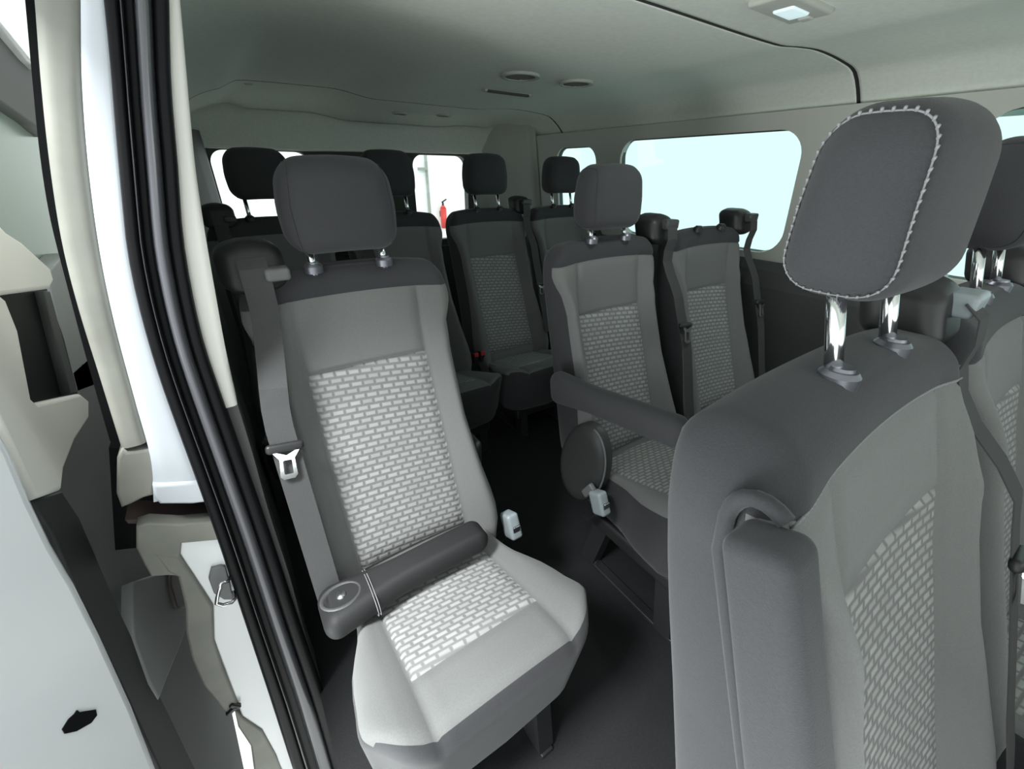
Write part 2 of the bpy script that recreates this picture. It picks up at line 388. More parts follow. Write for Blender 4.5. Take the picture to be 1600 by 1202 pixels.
# left wall behind the door opening (leans in above the waist)
bm = bmesh.new(); PL = [(-.165, FL), (-.165, .80), (-.155, 1.05), (-.135, 1.25), (-.115, 1.33), (-.16, 1.36), (-.20, 1.25), (-.215, 1.05), (-.225, .8), (-.225, FL)]
cap = [[bm.verts.new((x, y, z)) for x, z in PL] for y in (-.02, 1.78)]
for k in range(10):
    f = bm.faces.new((cap[0][k], cap[0][(k+1) % 10], cap[1][(k+1) % 10], cap[1][k]))
bm.faces.new(cap[0]); bm.faces.new(cap[1])
o = tag(bmobj('wall_left', bm, [M['low'], M['trim']], smooth=False), kind='structure')
for p in o.data.polygons:
    if p.center.z > .85: p.material_index = 1
# outside: garage floor and back wall
bm = bmesh.new(); bmesh.ops.create_cube(bm, size=1)
for v in bm.verts: v.co = Vector((.5+v.co.x*9, 1.5+v.co.y*9, -.6+v.co.z*.1))
tag(bmobj('ground', bm, M['concrete'], smooth=False), kind='structure')
bm = bmesh.new(); bmesh.ops.create_cube(bm, size=1)
for v in bm.verts: v.co = Vector((.9+v.co.x*6.4, 5.1+v.co.y*.2, .6+v.co.z*2.7))
tag(bmobj('wall_back', bm, M['wall'], smooth=False), kind='structure')
r_ = empty('wall_conduit', at(672, 350, 'Y', 4.97))
tag(r_, 'thin vertical grey pipe with a wall bracket, seen through the rear door glass', 'pipe')
bm = bmesh.new(); a = at(664, 225, 'Y', 4.97); b = at(673, 360, 'Y', 4.97); a.x = b.x = (a.x+b.x)/2+.0; cyl(bm, a-r_.location+Vector((0, 0, .1)), b-r_.location-Vector((0, 0, .9)), .018); bmobj('pipe', bm, M['pipe'], r_)
p = at(660, 264, 'Y', 4.94)-r_.location; rb('bracket', (.12, .05, .035), .005, M['pipe'], r_, p)
fe = empty('fire_extinguisher', at(694, 352, 'Y', 4.935)); tag(fe, 'red fire extinguisher hanging on the white wall behind the van', 'extinguisher')
bm = bmesh.new(); cyl(bm, (0, 0, -.05), (0, 0, .30), .055, seg=20); cyl(bm, (0, 0, .30), (0, 0, .35), .055, .02, seg=20); bmobj('cylinder_body', bm, M['red'], fe)
bm = bmesh.new(); cyl(bm, (0, 0, .35), (0, 0, .40), .018); cyl(bm, (-.02, 0, .40), (.08, 0, .45), .012); bmobj('valve_handle', bm, M['black'], fe)
rb('wall_bracket', (.08, .02, .10), .004, M['black'], fe, (0, .057, .2))
rb('hang_tag', (.07, .01, .12), .002, M['yellow'], fe, (.05, -.06, 0)); fe.scale = (.7, 1, .75)

# ------------------------------------------------------------ ceiling fittings
def ring(bm, c, r0, r1, z0, z1, seg=32, sy=1):
    R = []
    for rr, zz in ((r0, z0), (r1, z0), (r1, z1), (r0, z1)):
        R.append([bm.verts.new((c[0]+rr*math.cos(2*PI*i/seg), c[1]+rr*sy*math.sin(2*PI*i/seg), zz)) for i in range(seg)])
    for k in range(4):
        a, b = R[k], R[(k+1) % 4]
        for i in range(seg): bm.faces.new((a[i], a[(i+1) % seg], b[(i+1) % seg], b[i]))
def vent(px, py, r, label):
    p = at(px, py, 'Z', 1.436); zc = ceil_z(p.x, p.y)
    r_ = empty('ceiling_vent', (p.x, p.y, zc)); tag(r_, label, 'air vent', 'round air vents in the headliner')
    bm = bmesh.new(); ring(bm, (0, 0), r*.80, r, -.007, .006); bmobj('vent_ring', bm, M['trim'], r_, angle=40)
    bm = bmesh.new(); cyl(bm, (0, 0, -.001), (0, 0, .004), r*.80, seg=32)
    for k in range(-3, 4):
        y = k*r*.22; l = math.sqrt(max(.0001, (r*.78)**2-y*y))
        for s in (0,):
            vs = [bm.verts.new(q) for q in ((-l, y-.003, -.006), (l, y-.003, -.006), (l, y+.004, -.001), (-l, y+.004, -.001))]; bm.faces.new(vs)
    bmobj('vent_louvre', bm, M['ventg'], r_, smooth=False)
vent(813, 120, .058, 'round ceiling vent left of the nearer pair, above the aisle behind the slot')
vent(900, 131, .055, 'round ceiling vent right of the nearer pair, closer to the side windows')
vent(625, 177, .036, 'small round ceiling vent left of the far pair near the rear doors')
vent(693, 181, .036, 'small round ceiling vent right of the far pair near the rear doors')
p = at(792, 145, 'Z', 1.438)
r_ = empty('overhead_slot', (p.x, p.y, ceil_z(p.x, p.y))); tag(r_, 'narrow bar-shaped ceiling slot beside the nearer round vents', 'ceiling slot')
rb('slot_bezel', (.20, .03, .012), .005, M['trim'], r_, (0, 0, -.001)); rb('slot_opening', (.18, .012, .008), .003, M['low'], r_, (0, -.011, -.005))
p = at(1236, 12, 'Z', 1.436)
r_ = empty('ceiling_lamp', (p.x, p.y, ceil_z(p.x, p.y))); tag(r_, 'rectangular interior ceiling lamp with a pale lens, forward of the cross seam', 'lamp')
rb('lamp_bezel', (.15, .075, .014), .006, M['trim'], r_, (0, 0, -.002)); rb('lamp_lens', (.060, .035, .010), .004, M['lens'], r_, (.004, 0, -.008))
rb('lamp_switch', (.02, .02, .008), .003, M['trim'], r_, (.058, 0, -.008))
l = bpy.data.lights.new('dome_lamp', 'AREA'); l.shape = 'RECTANGLE'; l.size = .06; l.size_y = .035; l.energy = 1.0; l.color = (.95, 1, 1)
l = bpy.data.objects.new('dome_lamp', l); sc.collection.objects.link(l); l.location = (p.x, p.y, ceil_z(p.x, p.y)-.016)
p = at(391, 143, 'Z', 1.435)
o = rb('trim_clip', (.026, .012, .006), .003, M['trim'], None, (0, 0, 0)); o.location = (p.x, p.y, ceil_z(p.x, p.y)-.001); tag(o, 'tiny pale clip in the rear left ceiling seam', 'clip')

# ------------------------------------------------------------ seats
YF = [(.40, -.190), (.44, -.178), (.50, -.165), (.60, -.127), (.70, -.090), (.80, -.052), (.85, -.034), (.92, -.017), (1.0, -.010), (1.035, -.004)]
YB = [(.40, -.085), (.44, -.072), (.60, -.03), (.75, .01), (.90, .045), (1.0, .056), (1.035, .05)]
WF = [(.40, .165), (.45, .178), (.50, .194), (.54, .190), (.62, .172), (.72, .158), (.86, .155), (.91, .162), (.94, .182), (.965, .188), (1.0, .180), (1.035, .165)]
WB = [(.40, .165), (.50, .185), (.72, .180), (.93, .185), (1.0, .180), (1.035, .165)]
HB, HX, HT = .315, .19, .04        # half height, half width, half thickness of the raw block
ZM = .72
PX, PZT, PZB = .113, .852, .485
NEARV = [0]
def back_map(x, y, z):
    q = back_map0(x, y, z)
    if NEARV[0]:
        k = (1-sm(.88, 1.03, q[2]+FL)*.6); fr = max(0, min(1, .5-y/(2*HT)))
        return (q[0]*(1+.13*NEARV[0]), q[1]-.050*k*fr, q[2])
    return q
def back_map0(x, y, z):
    za = z+ZM; s = (y+HT)/(2*HT)              # s=0 front, 1 back
    ws = interp(WF, za)*(1-s)+interp(WB, za)*s
    X = x/HX*ws
    yf = sinterp(YF, za); b = sm(.105, .165, abs(X))*(.036*(1-sm(.86, .98, za))+.006)*(1-sm(.40, .46, .86-za)*.0)
    groove = 0
    if s < .2:
        for gx in (PX,):
            d = abs(abs(X)-gx)
            if d < .006 and za < .99: groove = max(groove, .006*(1-d/.006))
        if abs(X) < PX:
            for gz in (PZT, PZB):
                d = abs(za-gz)
                if d < .006: groove = max(groove, .006*(1-d/.006))
        if abs(X) < .19:
            d = abs(za-.985)
            if d < .007: groove = max(groove, .004*(1-d/.007))
        if abs(X) < PX: b -= .004*math.cos(X/PX*PI/2)
    yb = sinterp(YB, za)
    crown = -.018*(abs(X)/.19)**2.5*sm(.93, 1.035, za)
    return (X, (yf-b+groove)*(1-s)+yb*s, za-FL+crown)
def back_mat(x, y, z):
    za = z+ZM
    if y > -HT+1e-4 and not (y < -HT+.016 and za < .985): return 0
    if za > .987: return 0
    X = x/HX*interp(WF, za)
    if abs(X) < PX and PZB < za < PZT: return 2
    return 1
def xs_for():
    return axis(HX, .03, [s*(PX/.9+d) for s in (-1, 1) for d in ()]+[s*v for s in (-1, 1) for v in (.02, .04, .06, .08, .095, .108, .118, .13, .14, .15)], n=2, nr=5)
def make_back(parent):
    zz = [v-ZM for v in (PZT-.006, PZT, PZT+.006, PZB-.006, PZB, PZB+.006, .978, .985, .992, .46, .52, .55, .58, .61, .64, .67, .70, .73, .76, .79, .82, .88, .91, .93, .945, .96)]
    # the pattern border must follow x = PX at every height: lattice columns are remapped so that three of them hug the seam
    bm = bmesh.new()
    base = [0, .02, .045, .07, .09, .107, .113, .119, .130, .140, .148, .156, .163, .1700, .1765, .183, .19]
    X = sorted(set([-b for b in base]+base))
    def warp(x, y, z):
        za = z+ZM; s = (y+HT)/(2*HT); ws = interp(WF, za)*(1-s)+interp(WB, za)*s
        ax = abs(x); sg = 1 if x >= 0 else -1
        if ax <= .119: X_ = ax
        else: X_ = .119+(ax-.119)/(HX-.119)*(ws-.119)
        return back_map(sg*X_/ws*HX, y, z)
    def mf(x, y, z):
        za = z+ZM
        if y > -HT+1e-4 and not (y < -HT+.02 and za < .985): return 0
        if za > .9851: return 0
        if abs(x) < .113 and PZB < za < PZT: return 2
        return 1
    rbox(bm, [HX, HT, HB], .028, [X, axis(HT, .028, n=3, nr=5), axis(HB, .028, zz, n=4, nr=5)], warp, mf)
    return bmobj('backrest', bm, [M['dark'], M['light'], M['wback']], parent)
# cushion
CT = [(-.60, .520), (-.555, .545), (-.50, .549), (-.43, .533), (-.35, .508), (-.25, .482), (-.14, .462)]
CW = [(-.56, .178), (-.50, .196), (-.44, .196), (-.36, .186), (-.29, .160), (-.20, .150), (-.12, .150)]
CYM, CYH, CZH = -.335, .200, .10
def make_cushion(parent):
    bm = bmesh.new()
    base = [0, .03, .06, .09, .107, .113, .119, .130, .142, .150, .158, .166, .174, .182, .19]
    X = sorted(set([-b for b in base]+base))
    yy = [v-CYM for v in (-.421, -.427, -.433, -.15, -.18, -.21, -.24, -.27, -.30, -.33, -.36, -.39, -.45, -.47, -.49)]
    def warp(x, y, z):
        ya = y+CYM; ws = sinterp(CW, ya); ax = abs(x); sg = 1 if x >= 0 else -1
        X_ = sg*(ax if ax <= .119 else .119+(ax-.119)/(HX-.119)*(ws-.119))
        t = (z+CZH)/(2*CZH)
        bol = sm(.112, .150, abs(X_))*.016*(1-sm(-.42, -.52, ya)*.0)*sm(-.56, -.47, ya)*0+sm(.112, .150, abs(X_))*.014
        zt = sinterp(CT, ya)+bol
        g = 0
        if t > .85:
            d = abs(abs(X_)-PX)
            if d < .006: g = .006*(1-d/.006)
            if abs(X_) < PX and abs(ya+.427) < .006: g = max(g, .006*(1-abs(ya+.427)/.006))
            if abs(X_) < PX: g -= .003*math.cos(X_/PX*PI/2)
        zb = .315+.02*abs(X_)/.19
        # plan rounding at the front corners and a skirt that tucks in
        yo = ya+.030*sm(.09, .20, abs(X_))**1.5*sm(-.40, -.53, ya) if False else ya
        cr = sm(.10, .196, abs(X_)); yo = ya+.045*cr*cr*max(0, min(1, (-.42-ya)/.11))
        tuck = (1-t)*.035*sm(-.40, -.53, ya)
        return (X_*(1-.05*(1-t)), yo+tuck, zb+(zt-zb)*t-g-FL)
    def mf(x, y, z):
        ya = y+CYM
        if z < CZH-.020: return 0
        if ya < -.5215: return 0
        if z < CZH-1e-4 and abs(abs(x)-.19) > 1e-3: return 0
        if abs(x) < .113 and ya > -.427: return 2
        return 1
    rbox(bm, [HX, CYH, CZH], .038, [X, axis(CYH, .038, yy, n=3, nr=6), axis(CZH, .038, n=4, nr=6)], warp, mf)
    return bmobj('cushion', bm, [M['dark'], M['light'], M['wcush']], parent)
def surf_back(x, za, lift=.002):
    """point on the front of the backrest"""
    ws = interp(WF, za); X = x
    q = back_map(X/ws*HX, -HT, za-ZM); return Vector((q[0], q[1]-lift, q[2]))
def stitches(name, pts, dirs, L, r, parent):
    bm = bmesh.new()
    for p, d in zip(pts, dirs): cyl(bm, p-d*(L/2), p+d*(L/2), r, seg=5)
    return bmobj(name, bm, M['stitch'], parent)
def resample(pts, step):
    out = [pts[0]]; acc = 0
    for a, b in zip(pts, pts[1:]):
        l = (b-a).length
        if l < 1e-9: continue
        t = step-acc
        while t <= l: out.append(a+(b-a)*(t/l)); t += step
        acc = (acc+l) % step if l+acc >= step else acc+l
    return out
PD = .061      # half post spacing
def make_headrest(parent, lift, tall, scale, stitched):
    h = empty('headrest', (0, 0, 0)); h.parent = parent
    return h
def headrest_mesh(parent, lift, sc_, stitched, width=.092):
    hx, hy, hz = width*sc_, .043*sc_, .072*sc_
    z0 = 1.053+lift-FL+hz; y0 = .018+lift*.3; lean = .04
    def warp(x, y, z):
        k = z/hz
        X = x*(1-.04*k*k+.03*(1-abs(k)) - .05*max(0, k))
        Y = y*(1-.10*k)-.010*math.cos(x/hx*PI/2)*(1 if y < 0 else -.3)
        return (X, y0+Y+lean*(z), z0+z+.006*math.cos(x/hx*PI/2)*(1 if z > 0 else .6))
    bm = bmesh.new(); r = .036*sc_
    rbox(bm, [hx, hy, hz], r, [axis(hx, r, n=6, nr=6), axis(hy, r, n=2, nr=6), axis(hz, r, n=5, nr=6)], warp)
    o = bmobj('headrest', bm, M['dark'], parent)
    # seam running round the side panels
    for s in (-1, 1):
        loop = []
        n = 60
        for i in range(n):
            a = 2*PI*i/n; cyy, czz = math.cos(a), math.sin(a)
            e = .45; yy = math.copysign(abs(cyy)**e, cyy)*(hy-.003); zz = math.copysign(abs(czz)**e, czz)*(hz-.004)
            # radius of the rounded edge at this ring
            xx = hx-.012
            c = (max(-(hx-r), min(hx-r, xx)), max(-(hy-r), min(hy-r, yy)), max(-(hz-r), min(hz-r, zz)))
            d = Vector((xx-c[0], yy-c[1], zz-c[2])); d = d*((r+.0006)/max(d.length, 1e-6)) if d.length > 1e-6 else d
            P = warp(s*(c[0]+d.x), c[1]+d.y, c[2]+d.z); loop.append(Vector(P))
        bm = bmesh.new(); tube(bm, loop, .0007, 5, closed=True); bmobj('headrest_piping', bm, M['stitch'] if stitched else M['dark'], o)
        if stitched:
            pts = resample(loop+[loop[0]], .0062)
            stitches('stitching', pts, [Vector((.9*s, -.3, .3)).normalized()]*len(pts), .009, .0011, o)
    for s in (-1, 1):
        bm = bmesh.new(); cyl(bm, (s*PD, 0, 1.02-FL), (s*PD, .014+lift*.3, 1.07+lift-FL), .0062 if not stitched else .0068, seg=16)
        bmobj('headrest_post', bm, M['chrome'], o)
    return o
def sleeve(parent, s, mat_):
    zt = 1.037-FL
    bm = bmesh.new(); cyl(bm, (s*PD, .0, zt-.012), (s*PD, .0, zt-.001), .0150, .0150, seg=28); cyl(bm, (s*PD, 0, zt-.001), (s*PD, .0, zt+.003), .0150, .0120, seg=28); cyl(bm, (s*PD, 0, zt+.003), (s*PD, .0, zt+.006), .0095, .0090, seg=28)
    return bmobj('post_sleeve', bm, mat_, parent, angle=40)
def add_belt(parent, side, off=.19, tongue_z=.745, capm='char', low=.47, hang=.0, boff=None, fwd=0):
    gx = side*off; zt = 1.03-FL; bx = side*(boff or off*.97)
    lerpx = lambda z: gx+(bx-gx)*sm(1.0, .80, z) if False else gx+(bx-gx)*(1-sm(.80, 1.0, z))
    bm = bmesh.new()
    rbox(bm, [.048, .040, .042], .022, [axis(.048, .022, n=3, nr=4), axis(.040, .022, n=2, nr=4), axis(.042, .022, n=2, nr=4)], lambda x, y, z: (x, y+z*.25, z*(1-.25*abs(x)/.048)))
    bmesh.ops.translate(bm, vec=(gx, .028, zt+.012), verts=bm.verts)
    gd = bmobj('belt_guide', bm, M['black'], parent)
    rb('guide_cap', (.052 if side > 0 else .036, .03, .026 if side > 0 else .02), .006, M[capm], gd, (gx+(side*.012 if side > 0 else .030), -.012 if side > 0 else -.030, zt+(.026 if side > 0 else .006)))
    bm = bmesh.new(); pts = [Vector((gx, -.018, zt+.030)), Vector((gx, -.034, zt+.016)), Vector((gx, -.040, zt-.01))]
    z = .99
    while z > low:
        q = sinterp(YF, z)-.040*(1-sm(.86, .98, z))-.012-hang*(1-abs(z-.74)/.3 if abs(z-.74) < .3 else 0)
        pts.append(Vector((lerpx(z), min(q, -.034)-fwd*(1-sm(.86, 1.02, z)), z-FL))); z -= .03
    ribbon(bm, pts, .040, .0016); wb = bmobj('belt_webbing', bm, M['web'], parent, smooth=False)
    # latch tongue
    q = sinterp(YF, tongue_z)-.055-hang; c = Vector((lerpx(tongue_z), min(q, -.04)-fwd, tongue_z-FL))
    R = Matrix.Rotation(math.radians(-20), 4, 'X')
    t = rb('belt_tongue', (.056, .012, .016), .006, M['black'], parent, (0, 0, 0)); t.location = c; t.rotation_euler = (math.radians(-20), math.radians(-side*0+8), 0)
    o = slab('tongue_plate', [[(-.019, 0), (-.011, -.012), (-.0125, -.040), (-.008, -.045), (.008, -.045), (.0125, -.040), (.011, -.012), (.019, 0), (.013, 0), (0, -.006), (-.013, 0)], rrect(-.0065, .0065, -.037, -.014, .002, 3)], .0024, M['chrome'], ((0, -.004, -.006), (1, 0, 0), (0, 0, 1)), t)
    return wb
def add_base(parent, row):
    f = rb('seat_frame', (.30, .30, .045), .01, M['black'], parent, (0, -.32, .205-(.09 if row > .5 else 0)))
    for sx in (-1, 1):
        for y0, y1 in ((-.43, -.46), (-.22, -.18)):
            bm = bmesh.new(); ribbon(bm, [(sx*.115, y0, .20), (sx*.115, y1, .012)], [.05, .05], .035, (0, 1, 0)); bmobj('leg', bm, M['black'], parent, smooth=False)
        r_ = rb('floor_rail', (.030, .34, .012), .003, M['black'], parent, (sx*.115, -.32, .006))
        for yy in (-.47, -.20): rb('rail_bolt', (.016, .016, .008), .003, M['steel'], r_, (sx*.115, yy, .015))
def add_armrest_down(parent, side):
    a = empty('armrest_anchor', (0, 0, 0)); bpy.data.objects.remove(a)
    bm = bmesh.new(); r = .024
    def warp(x, y, z):
        k = (y+.19)/.38          # 0 front .. 1 back
        return (x*(1-.12*(1-k)), y, z*(.80+.25*sm(.6, 1, k))+.0*(1-k))
    rbox(bm, [.026, .19, .041], .0245, [axis(.026, .0245, n=2, nr=5), axis(.19, .0245, n=12, nr=5), axis(.041, .0245, n=3, nr=5)], warp)
    bmesh.ops.transform(bm, matrix=Matrix.Translation((side*.212, -.255, .725-FL)) @ Matrix.Rotation(math.radians(-9), 4, 'X'), verts=bm.verts)
    return bmobj('armrest', bm, M['dark'], parent)
def add_recliner(parent, side):
    bm = bmesh.new(); cx, cy, cz = side*.182, -.165, .495-FL
    n = 32; prof = [(0, .016), (.06, .015), (.076, .010), (.082, .0), (.082, -.02)]
    rows = []
    for rr, dx in prof:
        rows.append([bm.verts.new((cx+side*dx, cy+rr*.95*math.cos(2*PI*i/n)*1.0-.25*rr*math.sin(2*PI*i/n), cz+rr*1.60*math.sin(2*PI*i/n))) for i in range(n)])
    for a, b in zip(rows, rows[1:]):
        for i in range(n):
            vs = [a[i], a[(i+1) % n], b[(i+1) % n], b[i]]
            bm.faces.new(vs)
    bmesh.ops.remove_doubles(bm, verts=bm.verts, dist=1e-6)
    rc = bmobj('recliner_cover', bm, M['char'], parent)
    bm = bmesh.new(); rr = .080
    tube(bm, [(cx+side*.006, cy+rr*.95*math.cos(t)-.25*rr*math.sin(t)-.004, cz+rr*1.60*math.sin(t)) for t in [math.radians(95+i*6) for i in range(20)]], .0028, 6)
    bmobj('cover_edging', bm, M['grey'], rc)
    lv = rb('recliner_lever', (.014, .050, .022), .005, M['grey'], parent, (side*.212, -.225, .462-FL), rot=Matrix.Rotation(math.radians(-60), 4, 'X'))
def add_buckle(parent, side, pale=False, by=-.265, bz=.452):
    bm = bmesh.new(); ribbon(bm, [(side*.20, by+.05, bz-.10-FL), (side*.208, by+.01, bz-.025-FL)], .02, .004, (0, 1, 0)); st = bmobj('buckle_stalk', bm, M['steel'], parent, smooth=False)
    b = rb('belt_buckle', (.030, .042, .062), .008, M['bluegrey'] if pale else M['black'], parent, (side*.212, by, bz-FL), rot=Matrix.Rotation(math.radians(-25), 4, 'X'))
    rb('release_button', (.018, .006, .016), .002, M['steel'] if pale else M['red'], b, (side*.212, by-.022, bz+.006-FL))

def make_seat(name, x, y, label, group, guide=1, headrest=True, lift=0, hsc=1, stitched=False, side_arm=None, recl=None, belt=True, tongue=.745, capm='char', goff=.19, posts=True, hang=0, proto=None, boff=None, fwd=0):
    s = empty(name, (x, y, FL)); tag(s, label, 'seat', group)
    if proto:
        for kind in ('backrest', 'cushion'):
            c = proto[kind].copy(); sc.collection.objects.link(c); c.parent = s
        out = proto
    else:
        out = dict(backrest=make_back(s), cushion=make_cushion(s))
    if headrest: headrest_mesh(s, lift, hsc, stitched)
    for q in (-1, 1): sleeve(s, q, M['sleeve'] if headrest and y < .5 else M['black'])
    if belt: add_belt(s, guide, goff, tongue, capm, hang=hang, boff=boff, fwd=fwd)
    add_base(s, y)
    return s, out
G3 = 'seats of the middle row'; G4 = 'seats of the rear bench row'; G2 = 'seats of the nearest row'
single, proto = make_seat('passenger_seat', .083, 0, 'grey single seat beside the door pillar, with a loose dark armrest lying across its cushion', G3, guide=-1, goff=.150, boff=.178, tongue=.782, capm='sill', hang=.01)
mid, _ = make_seat('passenger_seat', .733, 0, 'grey middle-row seat with its own armrest folded down, right of the aisle', G3, guide=1, goff=.21, proto=proto, tongue=.80, hang=.03)
bare, _ = make_seat('passenger_seat', 1.178, 0, 'grey middle-row seat without a headrest, under the large side window', G3, guide=1, goff=.19, proto=proto, headrest=False, tongue=.80, hang=.02)
NEARV[0] = 1; PZT = .880
near, nproto = make_seat('passenger_seat', .355, -.678, 'nearest grey seat at right with folded-up side armrest and large stitched headrest', G2, guide=1, goff=.205, fwd=.05, lift=.038, hsc=.92, stitched=True, tongue=.80, capm='bluegrey')
near2, _ = make_seat('passenger_seat', .81, -.678, 'seat cut by the right picture edge, beside the nearest seat', G2, guide=1, goff=.23, fwd=.05, proto=nproto, lift=.038, hsc=.92)
NEARV[0] = 0
xs4 = [.069, .514, .959, 1.404]
lab4 = ['dark rear bench seat at far left, behind the single seat', 'rear bench seat second from left, its right shoulder showing behind the single seat',
        'rear bench seat in line with the aisle, red buckles beside its cushion', 'rear bench seat at far right below the small side window']
rear = []
for i, (x, l) in enumerate(zip(xs4, lab4)):
    s, _ = make_seat('passenger_seat', x, .967, l, G4, guide=-1 if i < 2 else 1, goff=.15 if i < 2 else .19, proto=proto, lift=.035, hsc=1.06 if i == 0 else 1.12, tongue=.70, fwd=.03)
    for c in s.children:
        if c.name.startswith('backrest'): c.scale = (1.10, 1.22, 1.13); c.location = (0, 0, .937*(1-1.13))
        if c.name.startswith('cushion'): c.scale = (1.12, 1, .92); c.location = (0, 0, -.07)
    rear.append(s)
add_armrest_down(mid, -1); add_recliner(mid, -1); add_buckle(mid, -1, True)
add_buckle(single, 1, True, -.205, .455)
for sd in (single,):
    rb('recliner_cover', (.020, .06, .07), .01, M['black'], sd, (.176, -.10, .62-FL))
for k, dx in ((0, -.012), (1, .022)):
    b = rb('belt_buckle', (.026, .03, .05), .006, M['black'], rear[2], (-.215+dx, -.235, .430-FL)); rb('release_button', (.020, .008, .018), .002, M['red'], b, (-.215+dx, -.250, .449-FL))
NEARV[0] = 1
# nearest seat: folded-up armrest standing in a piped recess on its left side
bm = bmesh.new()
def warp(x, y, z): return (x*(1+.0*z), y*(1-.08*sm(0, .19, z)), z)
rbox(bm, [.020, .024, .200], .0115, [axis(.020, .0115, n=2, nr=5), axis(.024, .0115, n=2, nr=5), axis(.200, .0115, n=10, nr=5)], warp)
Rm = Matrix.Rotation(math.radians(-20.5), 4, 'X')
Rm = Matrix(((1, 0, 0, 0), (0, math.cos(math.radians(20.5)), math.sin(math.radians(20.5)), 0), (0, -math.sin(math.radians(20.5)), math.cos(math.radians(20.5)), 0), (0, 0, 0, 1)))
bmesh.ops.transform(bm, matrix=Matrix.Translation((-.225, -.108, .800-FL)) @ Rm, verts=bm.verts)
bmobj('armrest', bm, M['dark'], near)
bm = bmesh.new()
def side_pt(dy, dz, X=-.190): v = Rm @ Vector((0, dy, dz)); return Vector((X, -.100+v.y, .800-FL+v.z))
path = [side_pt(-.024*math.cos(t)+.004, .175+.036*math.sin(t), -.212) for t in [PI*i/12 for i in range(3, 12)]]+[side_pt(.036, z, -.208) for z in (.16, .1, 0, -.1, -.25)]
tube(bm, path, .006, 8); bmobj('recess_piping', bm, M['dark'], near)
# stitching along the top front edge of the nearest backrest
pts = resample([surf_back(x, .986, .0) for x in [-.17+.34*i/40 for i in range(41)]], .006)
stitches('stitching', pts, [Vector((.15, -.3, 1)).normalized()]*len(pts), .009, .0010, near)
pts = resample([surf_back(x, PZT, -.002) for x in [-.112+.224*i/30 for i in range(31)]], .0075)+resample([surf_back(-PX, z, -.002) for z in [PZT-.3*i/30 for i in range(31)]], .0085)
stitches('panel_stitching', pts, [Vector((.5, -.2, 1)).normalized()]*len(pts), .008, .0011, near)

# loose armrest across the single seat
ar = empty('loose_armrest', (.038, -.256, .526)); tag(ar, 'detached dark armrest lying across the single seat cushion, its hollow pivot end towards the door', 'armrest')
bm = bmesh.new()
def warp(x, y, z):
    k = (x+.155)/.31
    return (x, y*(.72+.36*(1-sm(0, .5, k)))+.004*math.sin(k*3), z*(1.0 if z < 0 else .95)+.012*k)
rbox(bm, [.155, .043, .026], .024, [axis(.155, .024, n=14, nr=5), axis(.043, .024, n=3, nr=5), axis(.026, .024, n=2, nr=5)], warp)
bmobj('armrest_pad', bm, M['vinyl'], ar)
bm = bmesh.new(); c = Vector((-.118, .004, .026))
n = 24; R = []
for rx, ry, z in ((.034, .026, .000), (.030, .022, .003), (.027, .019, -.002), (.024, .016, -.004)):
    R.append([bm.verts.new(c+Vector((rx*math.cos(2*PI*i/n), ry*math.sin(2*PI*i/n), z))) for i in range(n)])
for a, b in zip(R, R[1:]):
    for i in range(n): bm.faces.new((a[i], a[(i+1) % n], b[(i+1) % n], b[i]))
bmobj('pivot_rim', bm, M['char'], ar)
bm = bmesh.new(); cyl(bm, c+Vector((0, 0, -.006)), c+Vector((0, 0, -.0015)), .024, seg=24); pc = bmobj('pivot_cup', bm, M['black'], ar)
bm = bmesh.new(); cyl(bm, c+Vector((0, 0, -.002)), c+Vector((0, 0, .002)), .008, seg=12); bmobj('pivot_bolt', bm, M['steel'], pc)
bm = bmesh.new()
for xx in (-.074, -.070):
    tube(bm, [(xx, (.0430+.0006)*1.07*math.cos(t), (.0262)*math.sin(t)+.004) for t in [2*PI*i/40 for i in range(40)]], .0008, 4, closed=True)
bmobj('seam_thread', bm, M['stitch'], ar)

# ------------------------------------------------------------ door jamb (rear edge of the sliding-door opening)
def band(name, Lp, Rp, Y, th, mat_, parent, bulge=0, zlo=None, n=40):
    """upright strip between two measured edge curves in the plane Y, built as a solid with rounded front"""
    L = sorted([(at(x, y, 'Y', Y).z, at(x, y, 'Y', Y).x) for x, y in Lp]); Rr = sorted([(at(x, y, 'Y', Y).z, at(x, y, 'Y', Y).x) for x, y in Rp])
    z0 = max(L[0][0], Rr[0][0]); z1 = min(L[-1][0], Rr[-1][0])
    bm = bmesh.new(); rows = []; m_ = 8
    for j in range(n+1):
        z = z0+(z1-z0)*j/n; a = sinterp(L, z); b = sinterp(Rr, z); row = [bm.verts.new((a, Y+th, z))]
        for i in range(m_+1):
            t = i/m_; row.append(bm.verts.new((a+(b-a)*t, Y-bulge*(1-(2*t-1)**4), z)))
        row.append(bm.verts.new((b, Y+th, z))); rows.append(row)
    for a, b in zip(rows, rows[1:]):
        for k in range(len(a)): bm.faces.new((a[k], a[(k+1) % len(a)], b[(k+1) % len(a)], b[k]))
    bm.faces.new(rows[0]); bm.faces.new(rows[-1])
    return bmobj(name, bm, mat_, parent, angle=50)
EX = lambda P, top=(0, -60), bot=(38, 90): P    # readability only
cream_R = [(276, -60), (283, 20), (290, 100), (297, 180), (305, 260), (318, 350), (335, 450), (355, 560), (371, 632)]
seal_R = [(262, -60), (264, 0), (266, 100), (270, 170), (278, 260), (285, 360), (297, 440), (318, 535), (350, 630), (385, 730), (425, 845), (470, 980), (515, 1110), (545, 1215), (560, 1260)]
seal_L = [(155, -60), (162, 0), (172, 100), (180, 200), (190, 310), (200, 400), (222, 500), (252, 600), (290, 705), (335, 830), (375, 950), (420, 1085), (462, 1215), (478, 1260)]
white_L = [(125, -60), (126, 0), (128, 130), (139, 270), (157, 400), (180, 510), (212, 630), (236, 720), (240, 785)]
